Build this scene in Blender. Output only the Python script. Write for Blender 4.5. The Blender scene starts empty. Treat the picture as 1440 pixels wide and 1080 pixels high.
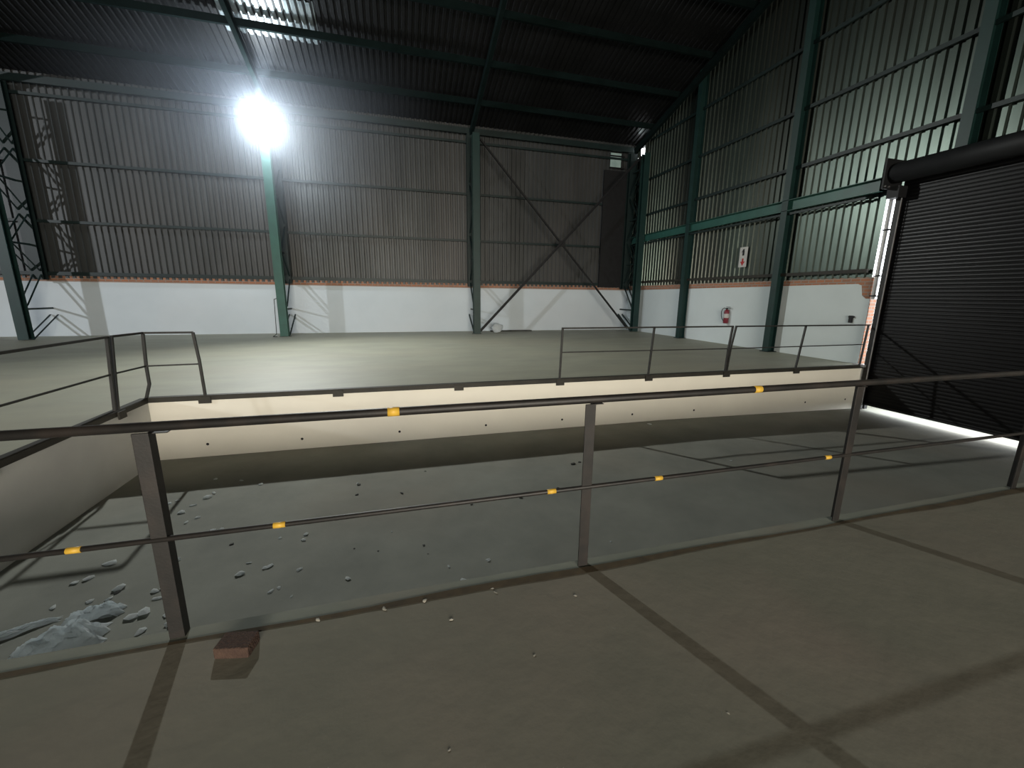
import bpy, bmesh, math, random
from mathutils import Vector, Matrix
random.seed(7)
S = bpy.context.scene
COL = S.collection

# ------------------------------------------------------------------ key dimensions (metres)
YB, XR = 18.8, 11.29           # back wall, right wall inner faces
YF, XL, YN = 7.44, -3.76, 2.07  # far, left and near edges of the sunken bay
D = 1.01                       # bay depth
CY = 17.4                      # plane of the front chords of the columns
CX = [-11.75, -4.05, 3.33, 10.9]
XLEFT, YFRONT = -36.0, -14.0
def roof_z(y): return 8.15 + 0.30 * (YB - y) if y > -1 else 8.15 + 0.30 * (YB + 1) + 0.3 * (y + 1)

# ------------------------------------------------------------------ materials
def new_mat(name):
    m = bpy.data.materials.new(name); m.use_nodes = True
    nt = m.node_tree; b = nt.nodes['Principled BSDF']
    return m, nt, b
def mat(name, c1, c2=None, scale=2.0, rough=.7, metal=0., bump=0., detail=6, c3=None, s3=.5, spec=.3, stretch=None, dirt=.5):
    m, nt, b = new_mat(name)
    b.inputs['Roughness'].default_value = rough
    b.inputs['Metallic'].default_value = metal
    b.inputs['Specular IOR Level'].default_value = spec
    if c2 is None: c2 = tuple(x * .8 for x in c1)
    tc = nt.nodes.new('ShaderNodeTexCoord'); mp = nt.nodes.new('ShaderNodeMapping')
    g = nt.nodes.new('ShaderNodeNewGeometry')
    nt.links.new(g.outputs['Position'], mp.inputs['Vector'])
    if stretch: mp.inputs['Scale'].default_value = stretch
    n = nt.nodes.new('ShaderNodeTexNoise'); n.inputs['Scale'].default_value = scale
    n.inputs['Detail'].default_value = detail; n.inputs['Roughness'].default_value = .6
    nt.links.new(mp.outputs[0], n.inputs['Vector'])
    r = nt.nodes.new('ShaderNodeValToRGB')
    r.color_ramp.elements[0].position = .32; r.color_ramp.elements[1].position = .68
    r.color_ramp.elements[0].color = (*c2, 1); r.color_ramp.elements[1].color = (*c1, 1)
    nt.links.new(n.outputs['Fac'], r.inputs['Fac'])
    out = r.outputs['Color']
    if c3:
        n2 = nt.nodes.new('ShaderNodeTexNoise'); n2.inputs['Scale'].default_value = s3; n2.inputs['Detail'].default_value = 3
        nt.links.new(mp.outputs[0], n2.inputs['Vector'])
        r2 = nt.nodes.new('ShaderNodeValToRGB'); r2.color_ramp.elements[0].position = .45; r2.color_ramp.elements[1].position = .7
        r2.color_ramp.elements[1].color = (dirt, dirt, dirt, 1)
        nt.links.new(n2.outputs['Fac'], r2.inputs['Fac'])
        mx = nt.nodes.new('ShaderNodeMixRGB'); nt.links.new(r2.outputs['Color'], mx.inputs['Fac'])
        nt.links.new(out, mx.inputs['Color1']); mx.inputs['Color2'].default_value = (*c3, 1)
        out = mx.outputs['Color']
    nt.links.new(out, b.inputs['Base Color'])
    if bump:
        bp = nt.nodes.new('ShaderNodeBump'); bp.inputs['Strength'].default_value = bump; bp.inputs['Distance'].default_value = .02
        n3 = nt.nodes.new('ShaderNodeTexNoise'); n3.inputs['Scale'].default_value = scale * 6; n3.inputs['Detail'].default_value = 4
        nt.links.new(mp.outputs[0], n3.inputs['Vector'])
        nt.links.new(n3.outputs['Fac'], bp.inputs['Height']); nt.links.new(bp.outputs[0], b.inputs['Normal'])
    return m
M = {}
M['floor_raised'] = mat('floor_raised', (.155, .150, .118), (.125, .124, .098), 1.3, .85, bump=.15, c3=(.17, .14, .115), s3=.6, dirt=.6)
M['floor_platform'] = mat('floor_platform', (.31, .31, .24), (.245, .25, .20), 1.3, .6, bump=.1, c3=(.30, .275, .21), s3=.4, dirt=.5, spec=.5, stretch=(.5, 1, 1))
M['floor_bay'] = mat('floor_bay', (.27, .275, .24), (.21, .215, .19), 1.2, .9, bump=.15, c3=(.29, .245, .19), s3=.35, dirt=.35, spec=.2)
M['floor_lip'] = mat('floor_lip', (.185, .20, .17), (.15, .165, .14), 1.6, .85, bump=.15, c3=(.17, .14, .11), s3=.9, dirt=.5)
M['cream'] = mat('cream', (.71, .685, .60), (.655, .63, .555), .8, .8, bump=.1, c3=(.64, .62, .56), s3=.35, dirt=.4, spec=.2)
M['greywall'] = mat('greywall', (.60, .60, .57), (.52, .52, .50), 1.0, .85, bump=.1)
M['white'] = mat('white', (.55, .61, .65), (.50, .56, .60), .5, .8, bump=.06, spec=.2, c3=(.55, .57, .59), s3=.4, dirt=.4)
M['brick'] = None
M['sheet'] = mat('sheet', (.068, .072, .072), (.042, .045, .045), .9, .5, metal=.35, stretch=(1, 1, .3), c3=(.085, .078, .074), s3=.3, dirt=.5, spec=.4)
M['roof_lit'] = mat('roof_lit', (.30, .34, .35), (.14, .17, .18), 2.5, .4, metal=.4)  # roof ribs with the floodlight's brightness put into the colour
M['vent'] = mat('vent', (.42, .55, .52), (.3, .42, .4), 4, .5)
M['sheet_side'] = mat('sheet_side', (.105, .132, .115), (.065, .083, .073), .9, .36, metal=.9, stretch=(1, 1, .3), c3=(.10, .09, .08), s3=.3, dirt=.5, spec=.4)
M['roof'] = mat('roof', (.012, .0125, .0135), (.007, .0075, .008), 1.0, .5, metal=.2)
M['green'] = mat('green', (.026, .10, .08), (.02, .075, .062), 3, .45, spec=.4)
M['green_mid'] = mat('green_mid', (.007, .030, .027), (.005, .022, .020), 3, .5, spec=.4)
M['roofsteel'] = mat('roofsteel', (.006, .012, .0115), (.004, .008, .0075), 3, .95, spec=.05)
M['white_side'] = mat('white_side', (.56, .62, .63), (.51, .57, .58), .5, .85, spec=.15, c3=(.48, .52, .52), s3=.4, dirt=.5)
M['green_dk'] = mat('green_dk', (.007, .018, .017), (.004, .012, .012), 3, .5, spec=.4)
M['rail'] = mat('rail', (.0085, .0078, .0072), (.005, .0046, .0042), 14, .55, bump=.04, spec=.4, c3=(.022, .016, .013), s3=6, dirt=.6)
M['rail_thin'] = mat('rail_thin', (.022, .022, .021), (.014, .014, .013), 8, .5, spec=.4)
M['edge'] = mat('edge', (.03, .028, .022), (.018, .017, .014), 4, .6)
M['yellow'] = mat('yellow', (.50, .31, .04), (.42, .25, .03), 20, .5)
M['joint'] = mat('joint', (.075, .055, .030), (.04, .032, .02), 9, .95)
M['shutter'] = mat('shutter', (.004, .004, .0045), (.003, .003, .0035), 2, .36, metal=.0, stretch=(1, .4, 3), spec=.16)
M['black'] = mat('black', (.012, .013, .014), (.008, .008, .009), 5, .6)
M['galv'] = mat('galv', (.42, .42, .43), (.30, .30, .31), 4, .35, metal=.6)
M['pipe'] = mat('pipe', (.72, .73, .73), (.6, .6, .6), 4, .4)
M['debris'] = mat('debris', (.85, .87, .85), (.6, .6, .6), 30, .95, bump=.2)
M['pebble'] = mat('pebble', (.40, .38, .33), (.25, .24, .2), 30, .9)
M['stone_dk'] = mat('stone_dk', (.07, .07, .065), (.035, .035, .03), 30, .85, bump=.5)
M['plastic'] = mat('plastic', (.88, .92, .95), (.7, .74, .77), 9, .8, bump=.2, spec=.2)
M['redbrick'] = mat('redbrick', (.06, .036, .026), (.038, .022, .017), 16, .9, bump=.6)
M['red'] = mat('red', (.20, .03, .045), (.14, .02, .03), 6, .35)
M['paper'] = mat('paper', (.45, .45, .43), (.38, .38, .37), 6, .6)
M['signred'] = mat('signred', (.35, .03, .03), (.30, .02, .02), 6, .5)
M['plank'] = mat('plank', (.05, .05, .045), (.03, .03, .028), 6, .8)
def translucent(m, k):
    nt = m.node_tree; b = nt.nodes['Principled BSDF']; out = [n for n in nt.nodes if n.type == 'OUTPUT_MATERIAL'][0]
    t = nt.nodes.new('ShaderNodeBsdfTranslucent'); mx = nt.nodes.new('ShaderNodeMixShader'); mx.inputs[0].default_value = k
    t.inputs['Color'].default_value = (.85, .9, .92, 1)
    nt.links.new(b.outputs[0], mx.inputs[1]); nt.links.new(t.outputs[0], mx.inputs[2]); nt.links.new(mx.outputs[0], out.inputs['Surface'])
translucent(M['plastic'], .5); translucent(M['debris'], .55)
def brick_mat():
    m, nt, b = new_mat('brick_course'); b.inputs['Roughness'].default_value = .9
    g = nt.nodes.new('ShaderNodeNewGeometry'); sx = nt.nodes.new('ShaderNodeSeparateXYZ'); nt.links.new(g.outputs['Position'], sx.inputs[0])
    ad = nt.nodes.new('ShaderNodeMath'); nt.links.new(sx.outputs[0], ad.inputs[0]); nt.links.new(sx.outputs[1], ad.inputs[1])
    cb = nt.nodes.new('ShaderNodeCombineXYZ'); nt.links.new(ad.outputs[0], cb.inputs[0]); nt.links.new(sx.outputs[2], cb.inputs[1])
    t = nt.nodes.new('ShaderNodeTexBrick'); nt.links.new(cb.outputs[0], t.inputs['Vector'])
    t.inputs['Scale'].default_value = 1; t.inputs['Brick Width'].default_value = .23; t.inputs['Row Height'].default_value = .085
    t.inputs['Mortar Size'].default_value = .012
    t.inputs['Color1'].default_value = (.36, .15, .08, 1); t.inputs['Color2'].default_value = (.27, .13, .08, 1); t.inputs['Mortar'].default_value = (.26, .22, .19, 1)
    nt.links.new(t.outputs['Color'], b.inputs['Base Color']); return m
M['brick'] = brick_mat()
def emis(name, col, st):
    m, nt, b = new_mat(name); b.inputs['Base Color'].default_value = (*col, 1)
    n = nt.nodes.new('ShaderNodeTexNoise'); n.inputs['Scale'].default_value = 3
    r = nt.nodes.new('ShaderNodeMixRGB'); nt.links.new(n.outputs['Fac'], r.inputs[0]); r.inputs[1].default_value = (*col, 1); r.inputs[2].default_value = (*[min(1, c * 1.02) for c in col], 1)
    nt.links.new(r.outputs[0], b.inputs['Emission Color']); b.inputs['Emission Strength'].default_value = st; return m
M['lampglass'] = emis('lampglass', (.85, .93, 1.0), 60)

# ------------------------------------------------------------------ geometry helpers
V = Vector
class MB:
    def __init__(s): s.v = []; s.f = []
    def box(s, a, b):
        x0, y0, z0 = a; x1, y1, z1 = b; n = len(s.v)
        s.v += [(x0,y0,z0),(x1,y0,z0),(x1,y1,z0),(x0,y1,z0),(x0,y0,z1),(x1,y0,z1),(x1,y1,z1),(x0,y1,z1)]
        s.f += [tuple(n + i for i in q) for q in ((0,3,2,1),(4,5,6,7),(0,1,5,4),(1,2,6,5),(2,3,7,6),(3,0,4,7))]
        return s
    def sweep(s, prof, pts, up=(0,0,1), closed=True):
        """sweep a 2D polygon (across, up) along a polyline, mitred at its corners"""
        pts = [V(p) for p in pts]; up = V(up); n0 = len(s.v); k = len(prof); rings = []
        for i, p in enumerate(pts):
            din = (p - pts[i-1]).normalized() if i else (pts[1] - p).normalized()
            dout = (pts[i+1] - p).normalized() if i < len(pts) - 1 else din
            t = (din + dout).normalized(); cosh = max(t.dot(din), .35)
            a = din.cross(up)
            if a.length < 1e-4: a = din.cross(V((0,1,0)))
            a.normalize(); u = a.cross(din).normalized()
            ring = []
            for (x, y) in prof:
                q = a * x + u * y
                if i and i < len(pts) - 1:
                    q = q - din * (q.dot(t) / max(t.dot(din), .3))
                ring.append(p + q)
            rings.append(ring)
        for r in rings: s.v += [tuple(q) for q in r]
        for i in range(len(rings) - 1):
            for j in range(k):
                a = n0 + i*k + j; b = n0 + i*k + (j+1) % k
                s.f.append((a, b, b + k, a + k))
        s.f.append(tuple(n0 + j for j in range(k))[::-1]); s.f.append(tuple(n0 + (len(rings)-1)*k + j for j in range(k)))
        return s
    def build(s, name, m, parent=None, smooth=False, loc=None, bevel=0):
        me = bpy.data.meshes.new(name); me.from_pydata(s.v, [], s.f); me.materials.append(m)
        bm = bmesh.new(); bm.from_mesh(me); bmesh.ops.recalc_face_normals(bm, faces=bm.faces); bm.to_mesh(me); bm.free()
        if smooth:
            for p in me.polygons: p.use_smooth = True
        o = bpy.data.objects.new(name, me); COL.objects.link(o)
        if parent is not None:
            o.parent = parent
            if parent.type == 'EMPTY' : 
                o.matrix_parent_inverse = Matrix.Identity(4)
                off = world_loc(parent)
                me.transform(Matrix.Translation(-off))
        elif loc is not None:
            me.transform(Matrix.Translation(-V(loc))); o.location = loc
        if bevel:
            b = o.modifiers.new('bevel', 'BEVEL'); b.width = bevel; b.segments = 2; b.limit_method = 'ANGLE'
        return o
def world_loc(o):
    p = V((0,0,0))
    while o is not None: p = p + o.location; o = o.parent
    return p
def rect(w, h, ox=0, oy=0): return [(-w/2+ox,-h/2+oy),(w/2+ox,-h/2+oy),(w/2+ox,h/2+oy),(-w/2+ox,h/2+oy)]
def circ(r, n=12): return [(r*math.cos(2*math.pi*i/n), r*math.sin(2*math.pi*i/n)) for i in range(n)]
def isec(w, h, tw=.012, tf=.016):
    return [(-w/2,-h/2),(w/2,-h/2),(w/2,-h/2+tf),(tw/2,-h/2+tf),(tw/2,h/2-tf),(w/2,h/2-tf),(w/2,h/2),(-w/2,h/2),(-w/2,h/2-tf),(-tw/2,h/2-tf),(-tw/2,-h/2+tf),(-w/2,-h/2+tf)]
def csec(w, h, t=.012): return [(0,-h/2),(w,-h/2),(w,-h/2+t),(t,-h/2+t),(t,h/2-t),(w,h/2-t),(w,h/2),(0,h/2)]
def lsec(a, b, t=.006): return [(0,0),(a,0),(a,t),(t,t),(t,b),(0,b)]
def tag(o, label=None, cat=None, group=None, kind=None):
    if label: o['label'] = label
    if cat: o['category'] = cat
    if group: o['group'] = group
    if kind: o['kind'] = kind
    return o
def empty(name, loc, label=None, cat=None, group=None, kind=None):
    o = bpy.data.objects.new(name, None); COL.objects.link(o); o.location = loc; o.empty_display_size = .2
    return tag(o, label, cat, group, kind)
def struct(o, label, cat): return tag(o, label, cat, kind='structure')

# ------------------------------------------------------------------ floors
def slab(name, rects, z0, z1, m):
    b = MB()
    for (x0, y0, x1, y1) in rects: b.box((x0, y0, z0), (x1, y1, z1))
    return b.build(name, m)
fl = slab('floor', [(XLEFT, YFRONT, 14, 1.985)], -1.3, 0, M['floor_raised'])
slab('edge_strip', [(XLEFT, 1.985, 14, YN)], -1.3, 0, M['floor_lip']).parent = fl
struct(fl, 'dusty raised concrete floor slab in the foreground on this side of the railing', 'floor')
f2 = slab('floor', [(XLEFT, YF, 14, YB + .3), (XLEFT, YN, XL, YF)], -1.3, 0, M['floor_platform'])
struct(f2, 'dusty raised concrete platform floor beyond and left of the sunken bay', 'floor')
def bay_z(x): return -D - .10 * min(1, max(0, (x - 5.5) / 5.8)) - max(0, x - XR) * .03
fb = MB(); bx_ = [XL, 0, 5.5, 7, 8.5, 10, XR, 14]
for x in bx_: fb.v += [(x, YN, bay_z(x)), (x, YF, bay_z(x)), (x, YN, -1.4), (x, YF, -1.4)]
for i in range(len(bx_) - 1):
    a = 4 * i; fb.f += [(a, a+4, a+5, a+1), (a+2, a+3, a+7, a+6), (a, a+2, a+6, a+4), (a+1, a+5, a+7, a+3)]
fb.f += [(0, 1, 3, 2), (4*i+4, 4*i+6, 4*i+7, 4*i+5)]
f3 = fb.build('floor', M['floor_bay'])
struct(f3, 'grey concrete floor of the sunken loading bay', 'floor')
# skins of the bay's retaining walls
wf = MB().box((XL, YF - .04, -D - .12), (XR + .22, YF + .0, -.005)).build('wall_bay_far', M['cream'])
struct(wf, 'cream painted retaining wall on the far side of the sunken bay', 'wall')
for k, (u, z) in enumerate([(-3.02,-.80),(-1.63,-.83),(-.02,-.83),(1.58,-.83),(3.15,-.83),(4.75,-.83),(6.3,-.84),(9.5,-.85),(10.8,-.85)]):
    o = MB().sweep(circ(.022, 10), [(u, YF - .037, z), (u, YF - .043, z)]).build('weep_hole', M['black'], wf)
wl = MB().box((XL, YN, -D), (XL + .04, YF - .04, -.005)).build('wall_bay_left', M['greywall'])
struct(wl, 'grey retaining wall on the left side of the sunken bay', 'wall')
wn = MB().box((XL + .04, YN, -D), (XR, YN + .02, -.02)).build('wall_bay_near', M['greywall'])
struct(wn, 'grey retaining wall under the near railing, facing the bay', 'wall')
# soil-filled joint along the near slab edge
jm = MB()
xs = [-14 + i * .12 for i in range(int(25.2/.12))]
n0 = 0
for i, x in enumerate(xs):
    w = .017 + .010 * math.sin(x * 1.7) + .006 * random.random(); c = 1.975 + .006 * math.sin(x * 4.1)
    jm.v += [(x, c - w, .003), (x, c + w, .003)]
    if i: jm.f.append((2*i-2, 2*i, 2*i+1, 2*i-1))
jo = jm.build('trim_1', M['joint']); struct(jo, 'dark dirt-filled joint line in the floor along the near railing', 'floor joint')

# steel edge angles with post pockets
ed = MB().sweep(rect(.012, .07), [(XL, YF - .047, -.033), (XR, YF - .047, -.033)]).sweep(rect(.09, .012), [(XL, YF, .005), (XR, YF, .005)]).build('trim_2', M['edge'])
struct(ed, 'dark steel angle capping the far edge of the bay above the cream wall', 'edge angle')
for x in (-2.96, -1.0, 1.07, 3.07, 5.07, 7.05, 9.05):
    MB().box((x - .085, YF - .075, -.115), (x + .085, YF - .053, -.01)).build('post_bracket', M['edge'], ed)
ed2 = MB().sweep(rect(.012, .07), [(XL + .047, YN + .03, -.033), (XL + .047, YF - .06, -.033)]).sweep(rect(.09, .012), [(XL, YN + .03, .005), (XL, YF - .05, .005)]).build('trim_3', M['edge'])
struct(ed2, 'dark steel angle capping the left edge of the bay', 'edge angle')
for y in (6.72, 4.7, 2.7):
    MB().box((XL + .053, y - .08, -.115), (XL + .075, y + .08, -.01)).build('post_bracket', M['edge'], ed2)

# ------------------------------------------------------------------ walls
def corr(name, m, axis, fixed, s0, s1, z0, ztop, inward, parent, pitch=.2, depth=.045):
    """trapezoidal sheeting as real folded geometry; ztop is a number or a function of the running coordinate"""
    b = MB(); prof = []
    s = s0
    while s < s1 - 1e-6:
        prof += [(s, 0), (s + pitch*.42, 0), (s + pitch*.52, depth), (s + pitch*.90, depth)]
        s += pitch
    prof.append((min(s, s1), 0)); n = 0
    for (s, d) in prof:
        zt = ztop(s) if callable(ztop) else ztop
        q = fixed + inward * (-d)
        for z in (z0, zt):
            b.v.append((s, q, z) if axis == 'x' else (q, s, z))
    for i in range(len(prof) - 1): b.f.append((2*i, 2*i+2, 2*i+3, 2*i+1))
    return b.build(name, m, parent)
W1 = 1.93
wb = MB().box((XLEFT, YB, 0), (XR + .22, YB + .22, W1)).build('wall_back', M['white'])
struct(wb, 'low white plastered wall at the back with grey ribbed sheeting above it', 'wall')
MB().box((XLEFT, YB + .01, W1), (XR + .22, YB + .22, 2.13)).build('brick_course', M['brick'], wb)
corr('ribbed_sheeting', M['sheet'], 'x', YB - .02, -22.0, XR + .02, 2.05, 8.6, -1, wb)
MB().box((XLEFT, YB + .06, 2.1), (-21.9, YB + .1, 9.0)).build('ribbed_sheeting', M['sheet'], wb)

JY = 7.60
wr = MB()
n0 = len(wr.v)
# masonry with a broken lower corner at the door end
out = [(YB, 0), (YB, W1), (JY + .34, W1 + .06), (JY + .25, W1 + .02), (JY + .20, W1 - .22), (JY + .10, W1 - .30), (JY, W1 - .30), (JY, 0)]
for x in (XR, XR + .22): wr.v += [(x, y, z) for (y, z) in out]
k = len(out)
wr.f += [tuple(range(k)), tuple(range(2*k-1, k-1, -1))] + [(i, (i+1) % k, (i+1) % k + k, i + k) for i in range(k)]
wr = wr.build('wall_right', M['white_side'])
struct(wr, 'low white plastered side wall on the right with pale ribbed sheeting above it', 'wall')
MB().box((XR + .015, JY, W1 - .32), (XR + .2, YB, 2.15)).build('brick_course', M['brick'], wr)
MB().box((XR + .012, JY - .012, 0), (XR + .22, JY, W1 - .3)).build('brick_reveal', M['brick'], wr)
corr('ribbed_sheeting', M['sheet_side'], 'y', XR - .02, JY + .02, 18.1, 2.14, lambda y: roof_z(y) + .42, -1, wr)
corr('ribbed_sheeting', M['sheet_side'], 'y', XR - .02, 18.1, YB, 2.14, 7.95, -1, wr)
corr('ribbed_sheeting', M['sheet_side'], 'y', XR - .02, 18.42, YB, 7.95, 9.0, -1, wr)
MB().box((XR - .02, 18.1, 8.42), (XR, 18.42, 8.9)).build('gap_flashing', M['black'], wr)
corr('ribbed_sheeting', M['sheet_side'], 'y', XR - .02, 0.02, JY + .02, 4.05, lambda y: roof_z(y) + .42, -1, wr)
MB().box((XR, YFRONT, -1.3), (XR + .2, 2.9, 4.1)).build('near_masonry', M['greywall'], wr)
MB().box((XR, YFRONT, 4.1), (XR + .2, 0.02, 14.5)).build('near_sheeting', M['sheet_side'], wr)
wleft = MB().box((XLEFT - .2, YFRONT, 0), (XLEFT, YB, 14)).build('wall_left', M['sheet'])
struct(wleft, 'far left end wall of the warehouse', 'wall')
wfr = MB().box((XLEFT, YFRONT - .2, 0), (14, YFRONT, 14.5)).build('wall_front', M['greywall'])
struct(wfr, 'warehouse wall behind the viewer', 'wall')
# roof
rb = MB()
xs = []
x = -22.0
while x < XR + .4:
    xs += [(x, 0), (x + .09, 0), (x + .11, .05), (x + .18, .05)]; x += .2
ys = [YB + .1, -1, YFRONT]
for (x, d) in xs:
    for y in ys: rb.v.append((x, y, roof_z(y) + .35 + d))
for i in range(len(xs) - 1):
    for j in range(2): rb.f.append((3*i + j, 3*i + 3 + j, 3*i + 4 + j, 3*i + 1 + j))
n = len(rb.v)
for x in (XLEFT, -22.0):
    for y in ys: rb.v.append((x, y, roof_z(y) + .35))
for j in range(2): rb.f.append((n + j, n + 3 + j, n + 4 + j, n + 1 + j))
rf = rb.build('ceiling', M['roof']); struct(rf, 'dark ribbed roof sheeting sloping up from the back wall', 'roof')

# ------------------------------------------------------------------ steelwork
def lattice_column(x, label):
    t = empty('lattice_column', (x, CY, 0), label, 'column', 'laced steel columns along the back wall')
    ztop = 7.75
    MB().sweep(isec(.28, .26, .02, .022), [(x, CY, 0.02), (x, CY, ztop)], up=(0, 1, 0)).build('front_chord', M['green' if x == CX[1] else 'green_mid'], t)  # floodlit column in brighter green, lamplight partly put into its colour
    MB().sweep(rect(.40, .025), [(x, CY, 0), (x, CY, .025)], up=(0, 1, 0)).build('base_plate', M['green_dk'], t)
    yr = YB - .30
    MB().sweep(isec(.34, .24, .02, .022), [(x, yr, 1.98), (x, yr, 8.1)], up=(0, 1, 0)).build('rear_chord', M['green_dk'], t)
    za, zb = CY + .12, YB - .02
    segs = [((CY + .13, .05), (YB - .05, .78)), ((CY + .13, 1.12), (yr - .12, 2.15)), ((yr - .12, 2.25), (CY + .13, 3.05)),
            ((CY + .13, 3.2), (yr - .12, 4.1)), ((yr - .12, 4.2), (CY + .13, 5.05)), ((CY + .13, 5.2), (yr - .12, 6.1)), ((yr - .12, 6.2), (CY + .13, 7.1))]
    for (y0, z0), (y1, z1) in segs:
        b = MB()
        for s in (-.11, .11):
            b.sweep(lsec(.05, .05, .008), [(x + s, y0, z0), (x + s, y1, z1)], up=(1, 0, 0))
        b.build('diagonal_lacing', M['green_dk'], t)
    for z in (1.0, 3.12, 5.12, 7.2):
        MB().sweep(rect(.05, .06), [(x, CY + .13, z), (x, (YB - .03 if z < 2 else yr - .12), z)]).build('tie_bar', M['green_dk'], t)
    return t
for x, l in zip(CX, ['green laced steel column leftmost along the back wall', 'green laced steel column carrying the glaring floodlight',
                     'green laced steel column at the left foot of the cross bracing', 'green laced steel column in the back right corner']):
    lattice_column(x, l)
cc = [o for o in bpy.data.objects if o.name.startswith('lattice_column') and abs(o.location.x - CX[3]) < .01][0]
MB().box((9.55, YB - .22, 2.06), (10.72, YB - .16, 7.3)).build('shade_panel', M['black'], cc)  # added dark sheet, shade beside the corner column put into its colour
# side columns
def side_column(y, z0, z1, label):
    t = empty('side_column', (XR - .19, y, z0), label, 'column', 'green I-section columns on the right wall')
    MB().sweep(isec(.20, .26, .014, .018), [(XR - .19, y, z0 + .02), (XR - .19, y, z1)], up=(1, 0, 0)).build('column_shaft', M['green_mid'], t)
    MB().sweep(rect(.30, .34), [(XR - .19, y, z0), (XR - .19, y, z0 + .02)], up=(1, 0, 0)).build('base_plate', M['green_dk'], t)
side_column(14.3, 0, roof_z(14.3) + .1, 'green I-section column on the right wall nearest the back corner')
side_column(10.1, 0, roof_z(10.1) + .1, 'green I-section column on the right wall between extinguisher and roller door')
side_column(6.25, 4.55, roof_z(6.25) + .1, 'green I-section column rising above the roller door')
# girts on the back wall
def girt(pts, label, m='green_dk', w=.06, h=.09, up=(0, 0, 1), name='wall_girt', cat='girt', group=None):
    o = MB().sweep(rect(w, h), pts, up=up).build(name, M[m]); return tag(o, label, cat, group)
for z, l in ((2.2, 'lowest girt along the back wall, at the foot of the ribbed sheeting'), (3.93, 'middle thin dark girt across the back wall sheeting'),
             (5.83, 'upper thin dark girt across the back wall sheeting'), (7.84, 'dark eave girt along the top of the back wall')):
    girt([(-21, YB - .115, z), (XR - .1, YB - .115, z)], l, h=.09 if z > 2.5 else .12)
for z, l in ((2.3, 'lowest brown girt on the right wall at the foot of the sheeting'), (5.25, 'thin green girt on the right wall just above the deep green beam'),
             (6.75, 'second thin green girt above the deep green beam on the right wall'), (8.35, 'topmost thin girt high on the right wall')):
    y1 = YB - .2
    y0 = 7.7 if z < 3 else 0.2
    if z > 8.1: y1 = 18.1 - (z - 8.15) / .3
    girt([(XR - .095, y0, z), (XR - .095, y1, z)], l, m='green_dk' if z > 3 else 'edge', h=.09)
# deep channel beam
bt = empty('channel_beam', (XR - .1, 13, 4.05), 'deep green channel beam running along the right wall to the roller door', 'beam')
MB().sweep(csec(-.12, .30, .014), [(XR - .20, 7.62, 4.22), (XR - .20, YB - .3, 4.22)]).build('beam_web', M['green'], bt)
MB().sweep(rect(.05, .06), [(XR - .22, 7.95, 4.0), (XR - .22, YB - .3, 4.0)]).build('lower_angle', M['green_dk'], bt)
# cross bracing
xb = empty('cross_brace', (CX[2] + .15, CY + .1, .08), 'large dark X-shaped steel bracing in front of the back wall beside the corner', 'bracing')
a0, a1 = V((CX[2] + .17, CY + .03, .08)), V((CX[3] - .17, CY + .03, 7.6))
MB().sweep(lsec(.09, .09, .012), [a0, a1]).build('brace_angle', M['black'], xb)
MB().sweep(lsec(.09, .09, .012), [(a0.x, CY + .13, 7.6), (a1.x - .15, CY + .13, .12)]).build('brace_angle', M['black'], xb)
c = (a0 + a1) / 2
MB().box((c.x - .16, c.y + .02, c.z - .13), (c.x + .16, c.y + .045, c.z + .13)).build('gusset_plate', M['black'], xb)
# eave beam and roof rafters, purlins
girt([(-21, YB - .25, 8.22), (XR - .25, YB - .25, 8.22)], 'deep dark green eave beam along the top of the back wall', m='green_dk', w=.1, h=.22, name='eave_beam', cat='beam')
for i, x in enumerate(CX + [-19.4]):
    girt([(x, YB - .5, roof_z(YB - .5) - .20), (x, -1, roof_z(-1) - .20)], 'dim green roof rafter above the column ' + ['leftmost along the back wall', 'with the floodlight', 'at the left foot of the cross bracing', 'in the back right corner', 'out of frame to the left'][i],
         m='roofsteel', w=.13, h=.24, name='roof_rafter', cat='rafter', group='roof rafters')
for i in range(10):
    y = YB - 1.6 - i * 1.7
    girt([(-21, y, roof_z(y) + .12), (XR, y, roof_z(y) + .12)], 'dark roof purlin, number %s from the back wall' % ['one','two','three','four','five','six','seven','eight','nine','ten'][i],
         m='roofsteel', w=.09, h=.2, name='roof_purlin', cat='purlin', group='roof purlins')

# ------------------------------------------------------------------ near railing
def rail_post(x, y, z0, z1, size, m, parent, name='post', top=None, lean=(0, 0)):
    return MB().sweep(lsec(size, size, size * .13), [(x, y, z0), (x + lean[0], y + lean[1], z1)], up=(0, 1, 0)).build(name, m, parent)
HR = 1.035
nr = empty('near_railing', (1, 2.05, 0), 'long dark steel guard railing with yellow tape marks across the foreground', 'railing')
for x in (-5.1, -3.05, -1.0, 1.09, 3.13, 5.19, 7.25, 9.3):
    o = MB().sweep(lsec(.062, .055, .009), [(x - .031, 2.012, 0.0), (x - .031, 2.012, HR - .02)], up=(0, 1, 0)).build('post', M['rail'], nr, bevel=.002)
    MB().sweep([(-.027, -.0265), (.027, -.0265), (.027, .0265), (-.027, .0265)], [(x, 2.058, HR - .03), (x, 2.058, HR - .026)], up=(0, 1, 0)).build('post_cap', M['rail'], nr)
MB().sweep(circ(.0215, 16), [(-7.2, 2.04, HR), (11.2, 2.04, HR)]).build('top_rail', M['rail'], nr, smooth=True)
MB().sweep(circ(.0125, 12), [(-7.2, 2.018, .515), (11.2, 2.018, .515)]).build('mid_rail', M['rail'], nr, smooth=True)
for x in (-.03, 2.2): tag(MB().sweep(circ(.0228, 16), [(x - .028, 2.04, HR), (x + .028, 2.04, HR)]).build('yellow_tape', M['yellow'], nr, smooth=True))
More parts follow.
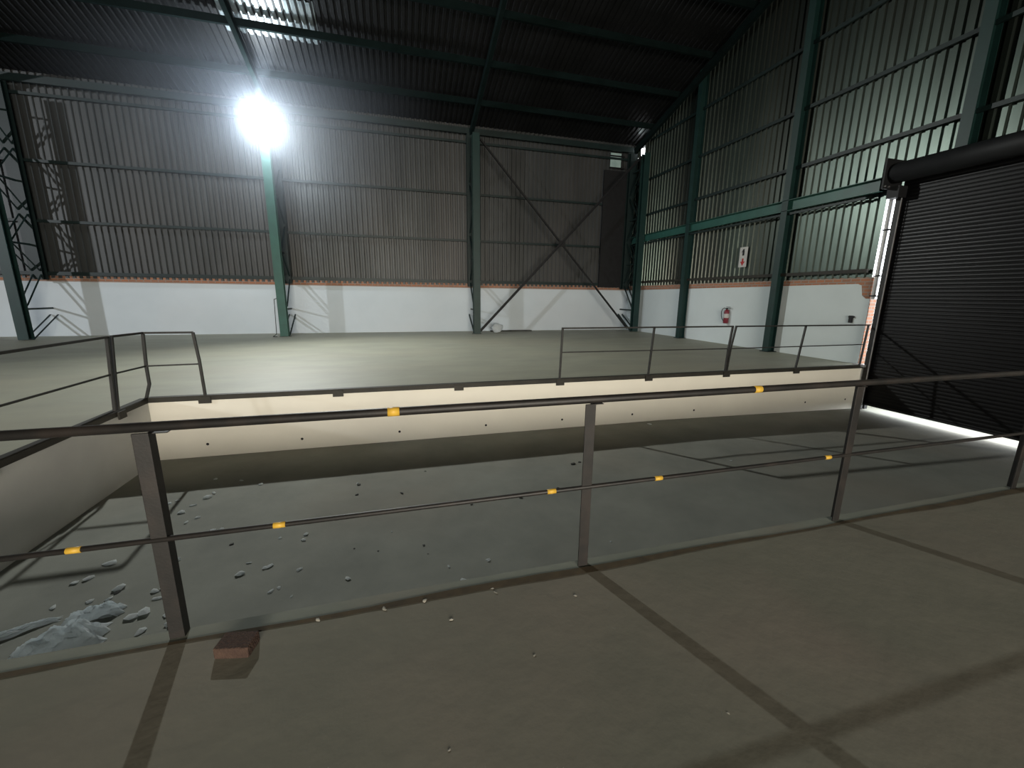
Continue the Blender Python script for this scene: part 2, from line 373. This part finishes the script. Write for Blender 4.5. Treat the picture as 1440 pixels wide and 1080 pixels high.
for x in (-1.37, -.58, .81, 1.51, 2.88): tag(MB().sweep(circ(.0140, 12), [(x - .026, 2.018, .515), (x + .026, 2.018, .515)]).build('yellow_tape', M['yellow'], nr, smooth=True))

# ------------------------------------------------------------------ far railings
def railing(name, label, posts, top, mid, loc):
    t = empty(name, loc, label, 'railing')
    for p in posts: MB().sweep(rect(.035, .035), p, up=(0, 1, 0)).build('post', M['rail_thin'], t)
    MB().sweep(rect(.035, .030), top).build('top_rail', M['rail_thin'], t)
    MB().sweep(rect(.018, .022), mid).build('mid_rail', M['rail_thin'], t)
yq = YF - .02; H2 = 1.0
railing('far_railing', 'thin dark railing section on the far bay edge, before the doubled post',
        [[(3.07, yq, -.03), (3.10, yq, H2)], [(5.07, yq, -.03), (5.13, yq, H2)], [(7.03, yq, -.03), (7.05, yq, .5), (7.10, yq, H2)]],
        [(3.085, yq, H2), (7.115, yq, H2)], [(3.10, yq + .02, .53), (7.06, yq + .02, .51)], (5, yq, 0))
railing('far_railing', 'thin dark railing section on the far bay edge ending at the roller door jamb',
        [[(7.075, yq, -.03), (7.11, yq, .5), (7.19, yq, H2)], [(9.05, yq, -.03), (9.17, yq, H2)], [(11.1, yq, 0), (11.15, yq, H2)]],
        [(7.175, yq, H2), (11.2, yq, H2)], [(7.12, yq + .02, .51), (11.13, yq + .02, .52)], (9, yq, 0))
xq = XL + .02
railing('far_railing', 'thin dark corner railing with a bent post at the far left corner of the bay',
        [[(-2.96, yq, -.03), (-2.97, yq, .55), (-3.0, yq, H2)], [(xq, yq, 0), (xq + .07, yq, .22), (xq + .07, yq, .5), (xq + .10, yq, H2)], [(xq, 6.72, -.03), (xq + .0, 6.88, H2)]],
        [(-3.0, yq, H2), (xq + .10, yq, H2), (xq + .0, 6.88, H2)], [(-2.97, yq, .51), (xq + .07, yq, .5), (xq, 6.80, .5)], (-3.6, 7.2, 0))
railing('far_railing', 'long thin dark railing along the left edge of the bay, running out of frame',
        [[(xq, 6.66, -.03), (xq, 6.79, H2)], [(xq, 4.7, -.03), (xq, 4.7, H2)], [(xq, 2.7, -.03), (xq, 2.7, H2)]],
        [(xq, 6.80, H2), (xq, 2.2, H2)], [(xq, 6.72, .5), (xq, 2.2, .5)], (XL, 4.7, 0))

# ------------------------------------------------------------------ roller door
dr = empty('door_1', (XR, 5.2, -D), 'dark steel roller shutter door raised a hand above the bay floor', 'door', kind='structure')
cb = MB(); z = -.965; prof = []
while z < 4.2:
    prof += [(0, z), (.005, z + .012), (.007, z + .035), (.005, z + .058), (0, z + .068), (.001, z + .075)]; z += .08
for (d, z) in prof:
    cb.v += [(XR - .03 - d, 2.9, z), (XR - .03 - d, 7.28, z)]
for i in range(len(prof) - 1): cb.f.append((2*i, 2*i+1, 2*i+3, 2*i+2))
cb.build('slat_curtain', M['shutter'], dr, smooth=False)
MB().box((XR - .07, 2.9, -.975), (XR - .02, 7.28, -.93)).build('bottom_bar', M['black'], dr)
MB().sweep(circ(.21, 24), [(XR - .33, 2.6, 4.38), (XR - .33, 7.38, 4.38)]).build('roller_barrel', M['black'], dr, smooth=True)
MB().box((XR - .60, 7.36, 4.05), (XR - .06, 7.40, 4.68)).box((XR - .36, 7.18, 3.86), (XR - .10, 7.42, 4.10)).build('end_bracket', M['black'], dr)
bb = MB()
for q in ((XR - .56, 4.10), (XR - .44, 4.10), (XR - .3, 4.09), (XR - .16, 4.1)):
    bb.sweep(circ(.016, 8), [(q[0], 7.33, q[1]), (q[0], 7.36, q[1])])
bb.build('bolts', M['galv'], dr)
MB().sweep(csec(-.10, .12, .008), [(XR - .02, 7.30, -D - .08), (XR - .02, 7.30, 4.05)], up=(0, 1, 0)).build('guide_rail', M['black'], dr)
MB().sweep(circ(.012, 8), [(XR - .15, 7.23, -.95), (XR - .15, 7.23, 3.9)]).build('guide_edge', M['galv'], dr)
MB().box((XR - .14, 7.25, -D - .08), (XR - .07, 7.35, 3.95)).build('guide_face', M['rail'], dr)
# pale pipe beside the jamb
pp = empty('downpipe', (XR - .10, 7.52, 1.7), 'pale round downpipe beside the roller door jamb, glowing in leaked daylight', 'pipe')
MB().sweep(circ(.045, 16), [(XR - .03, 7.51, 1.62), (XR - .03, 7.51, 4.02)]).build('pipe_tube', M['pipe'], pp, smooth=True)
for z in (1.68, 2.15, 3.2): MB().box((XR - .09, 7.38, z), (XR + .02, 7.565, z + .03)).build('pipe_clamp', M['black'], pp)
# jamb sleeve bracket near platform level
jb = tag(MB().box((XR - .2, 7.30, -.03), (XR - .01, 7.58, .03)).build('jamb_bracket', M['galv'], None, loc=(XR - .1, 7.4, 0)), 'small grey steel bracket on the door jamb at platform level', 'bracket')

vp = empty('vent_panel', (10.15, YB - .10, 7.45), 'small pale panel high beside the back right corner catching daylight', 'panel')
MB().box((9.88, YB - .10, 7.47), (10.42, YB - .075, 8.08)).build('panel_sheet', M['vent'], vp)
MB().box((9.84, YB - .12, 7.92), (10.6, YB - .10, 7.98)).box((9.84, YB - .12, 7.42), (10.6, YB - .10, 7.48)).box((10.42, YB - .12, 7.42), (10.47, YB - .10, 8.1)).build('panel_frame', M['black'], vp)
# ------------------------------------------------------------------ wall items
ex = empty('fire_extinguisher', (XR - .09, 12.05, .74), 'red fire extinguisher with black hose hung on the right white wall', 'extinguisher')
ey = 12.05; exx = XR - .10
def lathe(prof, c, n=20):
    b = MB(); k = len(prof)
    for i in range(n):
        a = 2*math.pi*i/n
        for (r, z) in prof: b.v.append((c[0] + r*math.cos(a), c[1] + r*math.sin(a), c[2] + z))
    for i in range(n):
        j = (i+1) % n
        for q in range(k-1): b.f.append((i*k+q, j*k+q, j*k+q+1, i*k+q+1))
    return b
lathe([(0.001, 0), (.075, 0), (.085, .015), (.085, .38), (.075, .43), (.045, .465), (.03, .48), (.001, .48)], (exx, ey, .74)).build('cylinder_body', M['red'], ex, smooth=True)
lathe([(.0865, .19), (.0865, .33)], (exx, ey, .74)).build('paper_label', M['paper'], ex, smooth=True)
lathe([(.001, .47), (.032, .47), (.032, .52), (.001, .53)], (exx, ey, .74), 12).build('valve', M['black'], ex, smooth=True)
MB().box((exx - .012, ey - .15, 1.26), (exx + .012, ey + .03, 1.275)).box((exx - .012, ey - .13, 1.295), (exx + .012, ey + .03, 1.31)).build('handle', M['black'], ex)
pts = [(exx, ey + .03, 1.25)]
for i in range(11):
    a = math.radians(60 + i * 20); pts.append((exx - .02, ey + .10 - .12*math.cos(a) , 1.08 + .19*math.sin(a)))
pts = [(exx - .02, ey + .03, 1.245), (exx - .02, ey + .10, 1.27), (exx - .02, ey + .19, 1.22), (exx - .02, ey + .225, 1.12), (exx - .02, ey + .21, 1.0), (exx - .02, ey + .17, .90), (exx - .02, ey + .11, .84), (exx - .02, ey + .09, .80)]
MB().sweep(circ(.012, 8), pts, up=(1, 0, 0)).build('hose', M['black'], ex, smooth=True)
MB().box((XR - .02, ey - .04, .95), (XR, ey + .04, 1.2)).build('wall_hook', M['galv'], ex)

sg = empty('extinguisher_sign', (XR - .08, 11.63, 2.62), 'white extinguisher sign with a red down arrow on the right wall sheeting', 'sign')
sx = XR - .085
MB().box((sx, 11.48, 2.62), (sx + .012, 11.80, 3.26)).build('sign_plate', M['paper'], sg)
def flat(poly, y0, z0, x=sx - .002, th=.003):
    b = MB(); k = len(poly)
    for xx in (x, x + th): b.v += [(xx, y0 - a, z0 + c) for (a, c) in poly]
    b.f += [tuple(range(k)), tuple(range(2*k-1, k-1, -1))] + [(i, (i+1) % k, (i+1) % k + k, i + k) for i in range(k)]
    return b
flat([(-.035, .2), (.035, .2), (.035, .10), (.10, .10), (0, -.04), (-.10, .10), (-.035, .10)], 11.64, 2.70).build('down_arrow', M['signred'], sg)
flat([(-.04, 0), (.04, 0), (.04, .15), (.02, .18), (.06, .2), (-.02, .21), (-.05, .16), (-.08, .10), (-.06, .10), (-.04, .14)], 11.64, 2.99).build('extinguisher_pictogram', M['black'], sg)
so = tag(MB().box((XR - .05, 7.90, 1.02), (XR, 7.98, 1.20)).box((XR - .055, 7.86, 1.15), (XR - .01, 7.99, 1.19)).build('switch_box', M['black'], None, loc=(XR, 7.94, 1.02)), 'small black switch box on the white wall beside the roller door jamb', 'switch')

# cable beside the floodlight column
cbx = CX[1] - .24
tag(MB().sweep(circ(.012, 8), [(cbx + .1, CY - .08, 1.42), (cbx, CY - .05, 1.38), (cbx - .04, CY - .05, .1), (cbx - .14, CY - .12, .015), (cbx + .02, CY - .25, .015)]).build('loose_cable', M['black'], None, loc=(cbx, CY, 0)),
    'thin dark cable hanging down the floodlight column to the floor', 'cable')
# floodlight
LX, LY, LZ = CX[1] - .02, CY - .42, 7.33
fd = empty('flood_light', (LX, LY, LZ), 'glaring white floodlight on top of the second column of the back wall', 'light')
def rotx(b, ang, c):
    c = V(c); R_ = Matrix.Rotation(ang, 4, 'X') @ Matrix.Rotation(math.radians(18), 4, 'Y'); b.v = [tuple(R_ @ (V(p) - c) + c) for p in b.v]; return b
c0 = (LX, LY, LZ)
rotx(MB().box((LX - .36, LY - .02, LZ - .17), (LX + .36, LY + .10, LZ + .17)), math.radians(-35), c0).build('housing', M['black'], fd, bevel=.01)
rotx(MB().box((LX - .33, LY - .035, LZ - .145), (LX + .33, LY - .022, LZ + .145)), math.radians(-35), c0).build('lens', M['lampglass'], fd)
MB().sweep(rect(.04, .04), [(LX, LY + .08, LZ), (LX, CY - .13, LZ - .05)]).build('bracket_arm', M['black'], fd)

# bits at the foot of the bracing
pk = MB().box((4.15, 18.3, 0), (6.1, 18.45, .05)).build('plank', M['plank'], None, loc=(5.1, 18.4, 0)); tag(pk, 'dark flat plank lying at the foot of the back wall by the bracing', 'plank')
def blob(name, m, c, r, sq=(1, 1, .6), sub=1, seed=0, rotz=0, jag=.35, smooth=False):
    rd = random.Random(seed); bm = bmesh.new(); bmesh.ops.create_icosphere(bm, subdivisions=sub, radius=1)
    for v in bm.verts:
        k = 1 + rd.uniform(-jag, jag); v.co = V((v.co.x*sq[0]*k, v.co.y*sq[1]*k, v.co.z*sq[2]*k)) * r
    zmin = min(v.co.z for v in bm.verts)
    for v in bm.verts: v.co.z = v.co.z - zmin
    me = bpy.data.meshes.new(name); bm.to_mesh(me); bm.free(); me.materials.append(m)
    if smooth:
        for p in me.polygons: p.use_smooth = True
    o = bpy.data.objects.new(name, me); COL.objects.link(o); o.location = c; o.rotation_euler.z = rotz
    return o
tag(blob('rubbish_bag', M['plastic'], (4.35, 17.9, 0), .24, (1, .8, .9), 2, 3, jag=.18, smooth=True), 'pale crumpled bag at the foot of the cross bracing', 'bag')

# brick in the foreground
bk = MB().box((-.075, -.05, 0), (.075, .05, .055)).build('brick', M['redbrick'], bevel=.006)
bk.location = (-.765, 1.865, 0); bk.rotation_euler.z = math.radians(-12); tag(bk, 'single broken red brick lying on the near floor beside the railing post', 'brick')

# ------------------------------------------------------------------ rubble (world positions measured on the bay floor)
white = [(-2.30,3.93,.035),(-2.62,4.22,.03),(-2.52,4.2,.035),(-2.83,3.92,.03),(-2.47,3.9,.03),(-2.33,3.88,.025),(-2.02,3.53,.07),(-2.09,3.62,.04),(-2.18,3.83,.03),(-2.06,3.8,.04),(-2.03,3.72,.03),(-1.96,4.1,.04),
 (-2.55,4.35,.03),(-1.45,3.72,.05),(-1.30,3.76,.03),(-1.28,3.5,.035),(-1.05,3.7,.03),(-1.05,4.05,.025),(-1.14,4.15,.04),(-1.11,4.0,.03),(-1.9,4.75,.04),(-2.3,5.25,.04),(-2.25,5.75,.04),(-1.95,5.6,.045),(-2.1,5.5,.03),(-1.65,5.45,.03),(-2.15,5.95,.03),
 (-2.45,3.15,.03),(-2.35,3.3,.03),(.33,3.33,.028),(.18,3.15,.03),(-.55,3.35,.028),(.2,3.33,.02),(-.2,3.85,.02),(.95,3.4,.015),(-1.75,4.95,.03),(-2.35,4.95,.03),(2.0,6.9,.03),(4.9,7.0,.04)]
white = []
PXW = [(168,828,.05),(105,820,.03),(125,814,.035),(75,855,.03),(127,846,.03),(153,843,.025),(185,868,.05),(203,862,.045),(245,873,.06),(237,865,.035),(217,832,.03),(230,827,.03),(222,842,.03),(242,790,.05),(156,792,.045),
 (338,808,.04),(378,797,.035),(372,799,.02),(381,832,.03),(392,827,.02),(421,801,.03),(430,752,.035),(427,760,.03),(432,735,.02),(300,746,.03),(255,721,.04),(292,700,.045),(301,694,.03),(272,711,.03),(238,708,.03),(278,728,.03),(312,744,.025),(262,735,.025),
 (187,905,.025),(198,888,.035),(687,788,.028),(652,817,.028),(489,814,.028),(631,797,.02),(551,748,.014),(859,762,.012),(394,757,.02),(350,792,.018),(410,839,.012),(145,868,.035),(160,858,.04),(140,905,.02),(250,704,.03),(340,676,.025),(367,681,.03),(303,674,.03),(913,597,.05),(503,680,.02),(1028,648,.02),(1258,628,.03)]
PXD = [(325,766,.03),(505,682,.035),(502,696,.025),(565,694,.03),(598,663,.025),(805,653,.045),(815,650,.03),(732,700,.03),(663,710,.025),(596,767,.022),(498,772,.016),(580,833,.024),(165,833,.03),(240,880,.03),(532,775,.012),(785,686,.02),(602,779,.01)]
PXN = [(541,857,.02),(598,845,.018),(692,828,.014),(697,834,.014),(709,823,.012),(634,872,.014),(809,838,.013),(447,872,.02),(752,922,.008),(1024,1003,.008),(632,1055,.010),(856,723,.0)]
# camera numbers (also used to turn measured picture points into places on the floor once)
f_, pitch, roll, yaw, CH = 578.5, .2109, .0111, .2753, 1.6
cy, sy, cp, sp = math.cos(yaw), math.sin(yaw), math.cos(pitch), math.sin(pitch)
Fv = V((sy*cp, cy*cp, -sp)); R0 = V((cy, -sy, 0)); U0 = R0.cross(Fv); c_, s_ = math.cos(roll), math.sin(roll)
Rv = c_*R0 + s_*U0; Uv = -s_*R0 + c_*U0
def on_floor(u, v, z):
    d = Fv + Rv*((u-720)/f_) + Uv*((540-v)/f_); t = (z - CH)/d.z; return V((0, 0, CH)) + d*t
def scatter(px, z, name, m, label, cat, group, sd):
    protos = []
    for i, (u, v, r) in enumerate(px):
        if r <= 0: continue
        p = on_floor(u, v, z); p.z = bay_z(p.x) if z < -.5 else 0; rd = random.Random(sd + i)
        if i < 5:
            o = blob(name, m, p, 1.0, (1, .75, .22), 1, sd + i, jag=.45); o.data.transform(Matrix.Scale(1, 4)); protos.append(o)
        else:
            o = protos[i % 5].copy(); COL.objects.link(o)
        o.location = p; r *= .7 if z == 0 else (1.25 if m is M['debris'] else 1.0); o.scale = (r*rd.uniform(.8, 1.25), r*rd.uniform(.7, 1.1), r*rd.uniform(.7, 1.1)); o.rotation_euler.z = rd.uniform(0, 6.28)
        tag(o, label, cat, group)
scatter(PXW, -D, 'rubble_chunk', M['debris'], 'small pale rubble chunk scattered on the bay floor', 'rubble', 'pale rubble chunks on the bay floor', 10)
scatter(PXD, -D, 'stone', M['stone_dk'], 'small dark stone scattered on the bay floor', 'stone', 'dark stones on the bay floor', 90)
scatter(PXN[:-1], 0.0, 'pebble', M['pebble'], 'tiny pale pebble on the near concrete floor', 'pebble', 'pebbles on the near floor', 150)

# crumpled plastic sheeting
def crumple(name, c, L, Wd, Hh, ang, seed, label):
    rd = random.Random(seed); nx, ny = 34, 16; b = MB()
    ph = [rd.uniform(0, 6.28) for _ in range(8)]
    for i in range(nx + 1):
        for j in range(ny + 1):
            s, t = i/nx*2-1, j/ny*2-1
            edge = max(0, 1 - (abs(s)**3)) * max(0, 1 - abs(t)**2.2)
            wob = 1 + .28*math.sin(3.1*s + ph[0]) + .15*math.sin(9*s + ph[1])
            x = s*L/2 + .02*math.sin(7*t + ph[2]); y = t*Wd/2*wob + .12*Wd*math.sin(4*s + ph[3])
            z = Hh*edge*(.45 + .3*abs(math.sin(6*s + 2*t + ph[4])) + .3*abs(math.sin(11*t - 4*s + ph[5])) + .15*rd.random()) + .004
            b.v.append((x, y, z))
    for i in range(nx):
        for j in range(ny):
            a = i*(ny+1)+j; b.f.append((a, a+ny+1, a+ny+2, a+1))
    o = b.build(name, M['plastic']); o.location = c; o.rotation_euler.z = ang
    tag(o, label, 'plastic sheet'); return o
p0 = on_floor(85, 908, -D); p1 = on_floor(133, 868, -D); p2 = on_floor(28, 900, -D)
crumple('plastic_sheet', (p0.x, p0.y, -D), .52, .19, .15, .30, 2, 'large crumpled pale plastic sheet heap on the bay floor at lower left')
crumple('plastic_sheet', (p1.x, p1.y, -D), .36, .12, .10, .25, 5, 'smaller crumpled pale plastic scrap just behind the large heap')
crumple('plastic_sheet', (p2.x - .08, p2.y + .1, -D), .45, .08, .04, .35, 9, 'thin strip of pale plastic left of the large heap')

# scatter volume added round the floodlight in place of lens glare
def lens_glare():
    m = bpy.data.materials.new('lamp_glare'); m.use_nodes = True; nt = m.node_tree; nt.nodes.clear()
    out = nt.nodes.new('ShaderNodeOutputMaterial'); vs = nt.nodes.new('ShaderNodeVolumeScatter'); vs.inputs['Color'].default_value = (.75, .85, 1, 1)
    tc = nt.nodes.new('ShaderNodeTexCoord'); ln = nt.nodes.new('ShaderNodeVectorMath'); ln.operation = 'LENGTH'
    nt.links.new(tc.outputs['Object'], ln.inputs[0])
    mr = nt.nodes.new('ShaderNodeMapRange'); mr.inputs['From Min'].default_value = 0; mr.inputs['From Max'].default_value = 1
    mr.inputs['To Min'].default_value = 1; mr.inputs['To Max'].default_value = 0
    nt.links.new(ln.outputs['Value'], mr.inputs['Value'])
    pw = nt.nodes.new('ShaderNodeMath'); pw.operation = 'POWER'; pw.inputs[1].default_value = 1.4; nt.links.new(mr.outputs[0], pw.inputs[0])
    mu = nt.nodes.new('ShaderNodeMath'); mu.operation = 'MULTIPLY'; mu.inputs[1].default_value = GLARE; nt.links.new(pw.outputs[0], mu.inputs[0])
    nt.links.new(mu.outputs[0], vs.inputs['Density']); nt.links.new(vs.outputs[0], out.inputs['Volume'])
    bm = bmesh.new(); bmesh.ops.create_icosphere(bm, subdivisions=3, radius=1); me = bpy.data.meshes.new('lens_glare'); bm.to_mesh(me); bm.free(); me.materials.append(m)
    o = bpy.data.objects.new('lens_glare', me); COL.objects.link(o); o.location = (LX, LY, LZ); o.scale = (6.5, 2.6, 5.0)
    tag(o, 'added volume of faint bluish lens glare glowing around the floodlight', 'lens_glare', kind='stuff')
GLARE = .10
lens_glare()
# ------------------------------------------------------------------ lights
def light(kind, loc, energy, color, **k):
    l = bpy.data.lights.new(kind.lower(), kind); l.energy = energy; l.color = color
    for a, b in k.items(): setattr(l, a, b)
    o = bpy.data.objects.new('lamp_' + kind.lower(), l); COL.objects.link(o); o.location = loc; return o
def aim(o, tgt): o.rotation_euler = (V(tgt) - o.location).to_track_quat('-Z', 'Y').to_euler()
light('POINT', (LX, LY - .22, LZ - .12), 650, (.82, .92, 1.0), shadow_soft_size=.10)
l1 = light('SPOT', (LX, LY - .24, LZ - .14), 4900, (.96, .99, .95), shadow_soft_size=.10, spot_size=math.radians(128), spot_blend=1.0); aim(l1, (3.0, 4, 0))
l2 = light('SPOT', (-31, -5, 8.2), 16000, (.93, .96, 1.0), shadow_soft_size=.35, spot_size=math.radians(42), spot_blend=.5); aim(l2, (-2.5, 19, 1.5))
l3 = light('AREA', (0, YFRONT + .5, 2.2), 1480, (1.0, .92, .79), shape='RECTANGLE', size=10, size_y=3.2, spread=math.radians(100)); aim(l3, (1, 18, -.5))  # unseen fill behind the camera, added for ambient and front light
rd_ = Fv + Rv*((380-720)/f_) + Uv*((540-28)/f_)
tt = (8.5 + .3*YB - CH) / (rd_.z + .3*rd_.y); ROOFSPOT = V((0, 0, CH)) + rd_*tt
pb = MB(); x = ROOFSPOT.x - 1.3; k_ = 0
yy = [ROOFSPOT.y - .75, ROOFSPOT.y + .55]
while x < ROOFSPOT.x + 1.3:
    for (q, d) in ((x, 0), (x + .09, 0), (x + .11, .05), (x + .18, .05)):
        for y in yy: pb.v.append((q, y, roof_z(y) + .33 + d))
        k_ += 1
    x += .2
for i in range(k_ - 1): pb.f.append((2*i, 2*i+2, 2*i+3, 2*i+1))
pb.build('added_lit_sheet', M['roof_lit'], rf)  # paler sheet added under the roof, lamplight on the ribs as colour
l5 = light('SPOT', (12.6, 17.2, 9.0), 260, (.80, 1.0, .98), shadow_soft_size=.05, spot_size=math.radians(60), spot_blend=.2); aim(l5, (10.0, 18.7, 7.8))
l6 = light('SPOT', (11.0, 18.1, 8.3), 14, (.80, 1.0, .98), shadow_soft_size=.02, spot_size=math.radians(50), spot_blend=.3); aim(l6, (10.95, 17.5, 9.6))
l7 = light('SPOT', (LX + .1, LY - .5, LZ + .2), 1200, (.85, .95, 1.0), shadow_soft_size=.05, spot_size=math.radians(26), spot_blend=.5); aim(l7, ROOFSPOT)  # extra spot beside the floodlight, added to brighten the pale roof patch
l4 = light('AREA', (XR + .5, 5.1, -.85), 30, (.93, .97, 1.0), shape='RECTANGLE', size=4.2, size_y=.3); aim(l4, (0, 5.1, -1.2))
w = bpy.data.worlds.new('world'); S.world = w; w.use_nodes = True
bg = w.node_tree.nodes['Background']; bg.inputs[0].default_value = (.93, .97, 1, 1); bg.inputs[1].default_value = 8.0

# ------------------------------------------------------------------ camera
cam = bpy.data.cameras.new('camera'); co = bpy.data.objects.new('camera', cam); COL.objects.link(co)
cam.sensor_width = 36; cam.lens = 36 * f_ / 1440; cam.clip_end = 200; cam.clip_start = .05
mw = Matrix((( Rv.x, Uv.x, -Fv.x, 0), (Rv.y, Uv.y, -Fv.y, 0), (Rv.z, Uv.z, -Fv.z, CH), (0, 0, 0, 1)))
co.matrix_world = mw
S.camera = co
S.view_settings.view_transform = 'Standard'
S.view_settings.look = 'None'
S.view_settings.exposure = 0
